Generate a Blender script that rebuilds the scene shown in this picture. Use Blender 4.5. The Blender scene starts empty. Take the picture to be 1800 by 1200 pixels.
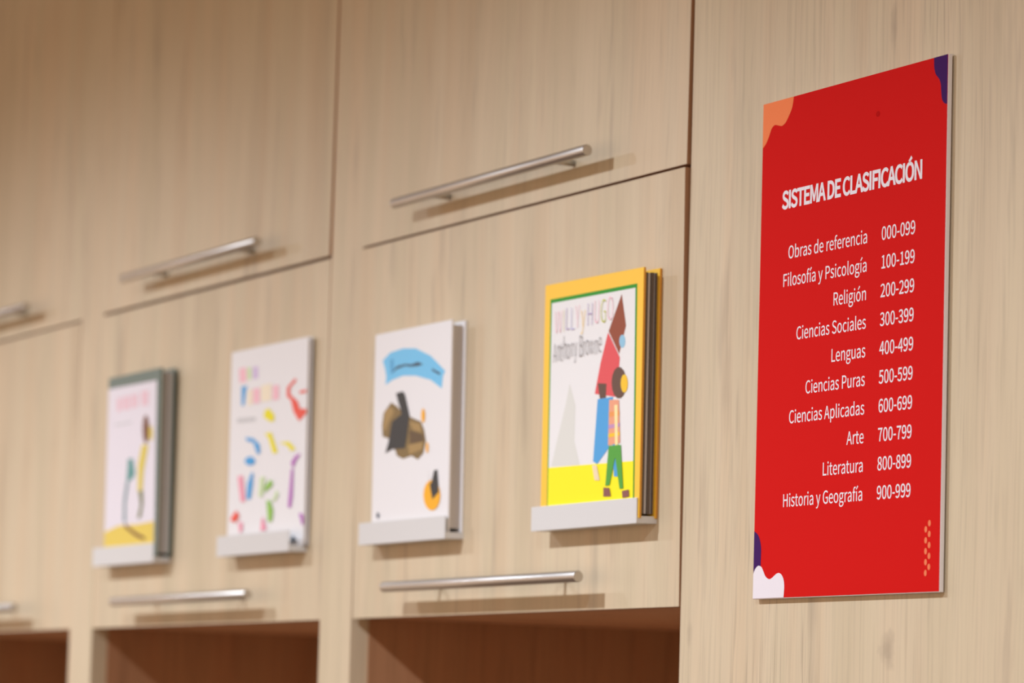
import bpy, bmesh, math, random, mathutils
from mathutils import Vector, Matrix
random.seed(7)
C = bpy.context.scene.collection
SC = bpy.context.scene

# ------------------------------------------------------------------ camera
YAW, PITCH, ROLL = math.radians(25.158), math.radians(5.774), math.radians(1.628)
CAM = Vector((2.9955, -1.5765, 1.55))
d = Vector((-math.cos(YAW) * math.cos(PITCH), math.sin(YAW) * math.cos(PITCH), math.sin(PITCH)))
r = d.cross(Vector((0, 0, 1))).normalized()
u = r.cross(d)
r2 = r * math.cos(ROLL) + u * math.sin(ROLL)
u2 = -r * math.sin(ROLL) + u * math.cos(ROLL)
cd = bpy.data.cameras.new('camera')
cam = bpy.data.objects.new('camera', cd)
C.objects.link(cam)
m3 = Matrix((r2, u2, -d)).transposed()
cam.matrix_world = Matrix.Translation(CAM) @ m3.to_4x4()
cd.sensor_width = 36.0
cd.lens = 136.0                      # 6800 px focal length over an 1800 px frame
cd.clip_start = 0.05
cd.dof.use_dof = True
cd.dof.focus_distance = (Vector((0.28, 0.0, 1.87)) - CAM).dot(d)
cd.dof.aperture_fstop = 7.0
SC.camera = cam

# ------------------------------------------------------------------ light and exposure
SC.view_settings.view_transform = 'Standard'
SC.view_settings.look = 'None'
SC.view_settings.gamma = 1.0
SC.view_settings.use_curve_mapping = False
SC.view_settings.exposure = 0.0
w = bpy.data.worlds.new('room_light')
SC.world = w
w.use_nodes = True
w.node_tree.nodes['Background'].inputs[0].default_value = (1.0, 0.70, 0.49, 1)
w.node_tree.nodes['Background'].inputs[1].default_value = 1.0
LAMP_Z, LAMP_Y = 2.47, -1.05
for lx in (-3.07, -1.62, -0.17, 1.28):
    ld = bpy.data.lights.new('ceiling_spot_light', 'SPOT')
    ld.energy = 67.0
    ld.color = (0.915, 1.0, 1.14)
    ld.shadow_soft_size = 0.022
    ld.spot_size = math.radians(172)
    ld.spot_blend = 1.0
    lo = bpy.data.objects.new('ceiling_spot_light', ld)
    lo.location = (lx, LAMP_Y, LAMP_Z)
    lo.rotation_euler = (math.radians(4.5), 0, 0)      # aimed a little towards the joinery
    C.objects.link(lo)

# ------------------------------------------------------------------ materials
def mat(name, col, rough=0.5, metal=0.0, spec=0.5):
    m = bpy.data.materials.new(name)
    m.use_nodes = True
    b = m.node_tree.nodes['Principled BSDF']
    b.inputs['Base Color'].default_value = (*col, 1)
    b.inputs['Roughness'].default_value = rough
    b.inputs['Metallic'].default_value = metal
    b.inputs['Specular IOR Level'].default_value = spec
    return m


def srgb(r_, g_, b_):
    f = lambda c: (c / 255 / 12.92) if c / 255 <= 0.04045 else ((c / 255 + 0.055) / 1.055) ** 2.4
    return (f(r_), f(g_), f(b_))


def wood(name, light, mid, dark, knots=(), fine=1.0, rough=0.42):
    m = bpy.data.materials.new(name)
    m.use_nodes = True
    nt = m.node_tree
    N, Lk = nt.nodes, nt.links
    b = N['Principled BSDF']
    b.inputs['Roughness'].default_value = rough
    b.inputs['Specular IOR Level'].default_value = 0.3
    tc = N.new('ShaderNodeTexCoord')
    oi = N.new('ShaderNodeObjectInfo')
    sc = N.new('ShaderNodeVectorMath'); sc.operation = 'SCALE'
    comb = N.new('ShaderNodeCombineXYZ')
    mul = N.new('ShaderNodeMath'); mul.operation = 'MULTIPLY'; mul.inputs[1].default_value = 37.0
    Lk.new(oi.outputs['Random'], mul.inputs[0])
    Lk.new(mul.outputs[0], comb.inputs[0]); Lk.new(mul.outputs[0], comb.inputs[2])
    add = N.new('ShaderNodeVectorMath'); add.operation = 'ADD'
    Lk.new(tc.outputs['Object'], add.inputs[0]); Lk.new(comb.outputs[0], add.inputs[1])
    # gentle sideways wander of the grain
    wob = N.new('ShaderNodeTexNoise'); wob.inputs['Scale'].default_value = 2.2; wob.inputs['Detail'].default_value = 1.0
    Lk.new(add.outputs[0], wob.inputs['Vector'])
    ws = N.new('ShaderNodeVectorMath'); ws.operation = 'SCALE'; ws.inputs['Scale'].default_value = 0.02
    Lk.new(wob.outputs['Color'], ws.inputs[0])
    v0 = N.new('ShaderNodeVectorMath'); v0.operation = 'ADD'
    Lk.new(add.outputs[0], v0.inputs[0]); Lk.new(ws.outputs[0], v0.inputs[1])

    def streak(sx, sz, detail, rough_):
        mp = N.new('ShaderNodeMapping')
        mp.inputs['Scale'].default_value = (sx, sx, sz)
        Lk.new(v0.outputs[0], mp.inputs['Vector'])
        n = N.new('ShaderNodeTexNoise')
        n.inputs['Scale'].default_value = 1.0
        n.inputs['Detail'].default_value = detail
        n.inputs['Roughness'].default_value = rough_
        Lk.new(mp.outputs[0], n.inputs['Vector'])
        return n.outputs['Fac']

    def ramp(src, stops):
        rp = N.new('ShaderNodeValToRGB')
        el = rp.color_ramp.elements
        el[0].position, el[0].color = stops[0][0], (*stops[0][1], 1)
        el[1].position, el[1].color = stops[-1][0], (*stops[-1][1], 1)
        for p, c in stops[1:-1]:
            e = el.new(p); e.color = (*c, 1)
        Lk.new(src, rp.inputs[0])
        return rp.outputs['Color']

    def mix(kind, a_, b_, f):
        mx = N.new('ShaderNodeMix'); mx.data_type = 'RGBA'; mx.blend_type = kind
        mx.inputs[0].default_value = 1.0
        if isinstance(f, float): mx.inputs[0].default_value = f
        else: Lk.new(f, mx.inputs[0])
        Lk.new(a_, mx.inputs[6])
        if isinstance(b_, tuple): mx.inputs[7].default_value = (*b_, 1)
        else: Lk.new(b_, mx.inputs[7])
        return mx.outputs[2]
    bands = ramp(streak(11, 0.8, 2, 0.5), [(0.30, mid), (0.52, light), (0.72, tuple(c * 0.97 for c in mid))])
    hue = ramp(streak(28, 1.3, 1, 0.5), [(0.36, (1.015, 0.985, 0.965)), (0.5, (1, 1, 1)), (0.64, (0.985, 1.0, 0.99))])
    c = mix('MULTIPLY', bands, hue, 1.0)
    grain = ramp(streak(210, 6.0, 4, 0.62), [(0.30, (0.80, 0.79, 0.77)), (0.5, (1, 1, 1)), (0.7, (1.04, 1.04, 1.03))])
    c = mix("MULTIPLY", c, grain, 0.65 * fine)
    # short dark pores, gathered in patches
    pores = ramp(streak(420, 9.0, 2, 0.5), [(0.57, (0, 0, 0)), (0.68, (1, 1, 1))])
    patch = ramp(streak(7, 1.6, 2, 0.5), [(0.42, (0, 0, 0)), (0.62, (1, 1, 1))])
    c = mix('MIX', c, dark, N_f(nt, pores, patch, 0.5 * fine))
    # smoky grey-brown smudges
    sm = ramp(streak(34, 4.5, 3, 0.6), [(0.58, (0, 0, 0)), (0.72, (1, 1, 1))])
    c = mix('MIX', c, dark, N_f(nt, sm, None, 0.42))
    for (kx, kz, rx, rz, amt) in knots:
        sep = N.new('ShaderNodeVectorMath'); sep.operation = 'SUBTRACT'
        Lk.new(tc.outputs['Object'], sep.inputs[0]); sep.inputs[1].default_value = (kx, 0, kz)
        nk = N.new('ShaderNodeTexNoise'); nk.inputs['Scale'].default_value = 60; Lk.new(tc.outputs['Object'], nk.inputs['Vector'])
        dv = N.new('ShaderNodeVectorMath'); dv.operation = 'DIVIDE'
        Lk.new(sep.outputs[0], dv.inputs[0]); dv.inputs[1].default_value = (rx, 1e3, rz)
        ln = N.new('ShaderNodeVectorMath'); ln.operation = 'LENGTH'; Lk.new(dv.outputs[0], ln.inputs[0])
        ad = N.new('ShaderNodeMath'); ad.operation = 'MULTIPLY_ADD'
        Lk.new(nk.outputs['Fac'], ad.inputs[0]); ad.inputs[1].default_value = 0.9; Lk.new(ln.outputs['Value'], ad.inputs[2])
        kr = ramp(ad.outputs[0], [(0.55, (1, 1, 1)), (0.80, (0.45, 0.45, 0.45)), (1.0, (0, 0, 0))])
        c = mix('MIX', c, dark, N_f(nt, kr, None, amt))
    Lk.new(c, b.inputs['Base Color'])
    return m


def N_f(nt, a_, b_, k):
    mm = nt.nodes.new('ShaderNodeMath'); mm.operation = 'MULTIPLY'
    nt.links.new(a_, mm.inputs[0]); mm.inputs[1].default_value = k
    if b_ is None: return mm.outputs[0]
    m2 = nt.nodes.new('ShaderNodeMath'); m2.operation = 'MULTIPLY'
    nt.links.new(mm.outputs[0], m2.inputs[0]); nt.links.new(b_, m2.inputs[1])
    return m2.outputs[0]


OAK = ((0.66, 0.545, 0.375), (0.60, 0.49, 0.33), (0.36, 0.285, 0.20))
M_oak = wood('pale_oak_laminate', *OAK, fine=0.55)
M_panel = wood('pale_oak_panel', *OAK, knots=((0.352, 1.625, 0.026, 0.030, 0.6), (0.344, 2.122, 0.012, 0.034, 0.5), (0.018, 1.637, 0.010, 0.03, 0.35)))
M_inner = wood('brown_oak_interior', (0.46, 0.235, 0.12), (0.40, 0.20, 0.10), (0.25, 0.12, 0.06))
M_under = wood('bounce_lit_brown_oak', (0.68, 0.36, 0.20), (0.62, 0.32, 0.175), (0.35, 0.17, 0.09))  # lighter copy of the interior brown: bounced light put into the colour
M_edge = mat('shaded_oak_edge', (0.42, 0.22, 0.115), 0.5)  # shade on the door edges, painted in as a darker brown
M_steel = mat('brushed_steel', (0.60, 0.575, 0.54), 0.42, 1.0)
M_tray = mat('light_grey_painted_steel', (0.67, 0.67, 0.655), 0.42, 0.0)
M_white = mat('white_foam_board', (0.80, 0.77, 0.77), 0.55)
M_red = mat('red_sign_print', (0.64, 0.006, 0.005), 0.6, 0, 0.05)
M_letter = mat('white_sign_ink', (0.83, 0.79, 0.84), 0.45)
M_sorange = mat('orange_sign_ink', (0.92, 0.23, 0.07), 0.5, 0, 0.15)
M_spurple = mat('purple_sign_ink', (0.058, 0.015, 0.115), 0.6, 0, 0.03)
M_sdot = mat('salmon_sign_ink', (0.86, 0.22, 0.09), 0.5, 0, 0.15)
M_spot = mat('dark_red_spot', (0.48, 0.004, 0.004), 0.6, 0, 0.03)  # small darker disc on the red face
M_paper = mat('page_paper', (0.60, 0.56, 0.52), 0.8)
M_darkpaper = mat('dark_pages', (0.13, 0.10, 0.08), 0.75)  # darker leaves among the paler ones
M_cloth = {}
ART_COL = {
    'green': (45, 150, 45), 'white': (236, 235, 233), 'yellow': (255, 242, 30), 'shade': (222, 222, 214), 'brown': (150, 78, 55),
    'skyblue': (150, 200, 225), 'red': (228, 88, 92), 'cream': (240, 220, 180), 'darkbrown': (105, 78, 66), 'blue': (82, 165, 222),
    'gold': (248, 200, 50), 'pinkred': (205, 85, 80), 'stripe': (238, 165, 130), 'orange': (240, 160, 90), 'lilac': (200, 150, 190),
    'paleyel': (250, 235, 170), 'grassgreen': (85, 165, 65), 'shoe': (140, 90, 85),
    'banner': (122, 200, 240), 'bannerdark': (95, 170, 215), 'ink': (70, 85, 100), 'olive': (135, 112, 72), 'tan': (170, 140, 90),
    'brownmid': (105, 85, 62), 'charcoal': (62, 62, 62), 'amber': (250, 180, 40),
    'palepink': (248, 195, 205), 'palegreen': (210, 230, 180), 'palelilac': (215, 195, 228), 'blue2': (70, 165, 225), 'cream2': (245, 232, 205),
    'greyline': (205, 205, 205), 'red2': (240, 95, 80), 'yellow2': (240, 228, 40), 'pinkline': (245, 160, 180), 'purple2': (190, 110, 195),
    'green2': (150, 200, 90), 'panel': (232, 226, 232), 'palepink2': (235, 200, 208), 'floor': (232, 205, 95), 'teal': (95, 155, 150),
    'slate': (120, 150, 155), 'brown2': (125, 80, 55), 'yellow3': (225, 205, 95), 'olive2': (120, 125, 75),
    'rose': (248, 200, 210), 'palegold': (238, 228, 190), 'periwinkle': (190, 188, 225), 'hotgold': (245, 200, 40), 'violet': (185, 170, 205),
    'lime': (200, 205, 60), 'pencil': (165, 163, 163)}
M_art = {k: mat('ink_' + k, srgb(*v), 0.5, 0, 0.2) for k, v in ART_COL.items()}

# ------------------------------------------------------------------ mesh helpers
def box(bm, x0, x1, y0, y1, z0, z1):
    vs = [bm.verts.new(p) for p in ((x0, y0, z0), (x1, y0, z0), (x1, y1, z0), (x0, y1, z0), (x0, y0, z1), (x1, y0, z1), (x1, y1, z1), (x0, y1, z1))]
    return [bm.faces.new([vs[i] for i in f]) for f in ((0, 3, 2, 1), (4, 5, 6, 7), (0, 1, 5, 4), (1, 2, 6, 5), (2, 3, 7, 6), (3, 0, 4, 7))]


def cyl(bm, p0, p1, rad, seg=28, bevel=0.0):
    p0, p1 = Vector(p0), Vector(p1)
    ax = (p1 - p0).normalized()
    a_ = ax.orthogonal().normalized(); b_ = ax.cross(a_)
    prof = [(0.0, rad - bevel), (bevel, rad), ((p1 - p0).length - bevel, rad), ((p1 - p0).length, rad - bevel)] if bevel else [(0, rad), ((p1 - p0).length, rad)]
    rings = []
    for t, rr in prof:
        rings.append([bm.verts.new(p0 + ax * t + (a_ * math.cos(2 * math.pi * i / seg) + b_ * math.sin(2 * math.pi * i / seg)) * rr) for i in range(seg)])
    for q in range(len(rings) - 1):
        for i in range(seg):
            f = bm.faces.new((rings[q][i], rings[q][(i + 1) % seg], rings[q + 1][(i + 1) % seg], rings[q + 1][i]))
            f.smooth = True
    bm.faces.new(rings[0][::-1]); bm.faces.new(rings[-1])


def obj(name, bm, mats, parent=None, bevel=0.0, loc=(0, 0, 0), rot=(0, 0, 0)):
    bmesh.ops.recalc_face_normals(bm, faces=bm.faces)
    if bevel:
        bmesh.ops.bevel(bm, geom=[e for e in bm.edges if not e.smooth or len(e.link_faces) == 2 and e.calc_face_angle(0) > 0.6], offset=bevel, segments=2, profile=0.5, affect='EDGES')
    me = bpy.data.meshes.new(name)
    bm.to_mesh(me); bm.free()
    for m in (mats if isinstance(mats, (list, tuple)) else [mats]): me.materials.append(m)
    o = bpy.data.objects.new(name, me)
    C.objects.link(o)
    if parent: o.parent = parent
    o.location = loc; o.rotation_euler = rot
    return o


def thing(name, label, cat, loc=(0, 0, 0), rot=(0, 0, 0), group=None):
    o = bpy.data.objects.new(name, None)
    o.empty_display_size = 0.05
    C.objects.link(o)
    o.location = loc; o.rotation_euler = rot
    return tag(o, label, cat, group)


def tag(o, label, cat, group=None):
    o['label'] = label; o['category'] = cat
    if group: o['group'] = group
    return o


def struct(name, bm, m):
    o = obj(name, bm, m)
    o['kind'] = 'structure'
    return o


def poly_area(p):
    return 0.5 * sum(p[i][0] * p[(i + 1) % len(p)][1] - p[(i + 1) % len(p)][0] * p[i][1] for i in range(len(p)))


def flat_polys(bm, polys, y0, step, y_thick=0.0):
    """thin printed shapes: each polygon a little in front of the one below; facing -Y"""
    for k, (mi, pts) in enumerate(polys):
        if poly_area(pts) < 0: pts = pts[::-1]
        vs = [bm.verts.new((x, y0 - step * k, z)) for x, z in pts]
        f = bm.faces.new(vs)
        f.material_index = mi


def smooth_closed(pts, keep=()):
    """Catmull-Rom rounding of an outline; points listed in keep stay sharp corners"""
    n = len(pts); out = []
    for i in range(n):
        p0, p1, p2, p3 = (Vector(pts[(i + j - 1) % n]) for j in range(4))
        if i in keep or (i + 1) % n in keep:
            out.append(tuple(p1))
            if i in keep and (i + 1) % n in keep: continue
        a_ = p1 if i in keep else p0
        b_ = p2 if (i + 1) % n in keep else p3
        st = 4
        for s_ in range(0 if not (i in keep or (i + 1) % n in keep) else 1, st):
            t = s_ / st
            q = 0.5 * ((2 * p1) + (-a_ + p2) * t + (2 * a_ - 5 * p1 + 4 * p2 - b_) * t * t + (-a_ + 3 * p1 - 3 * p2 + b_) * t ** 3)
            out.append(tuple(q))
    return out


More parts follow.
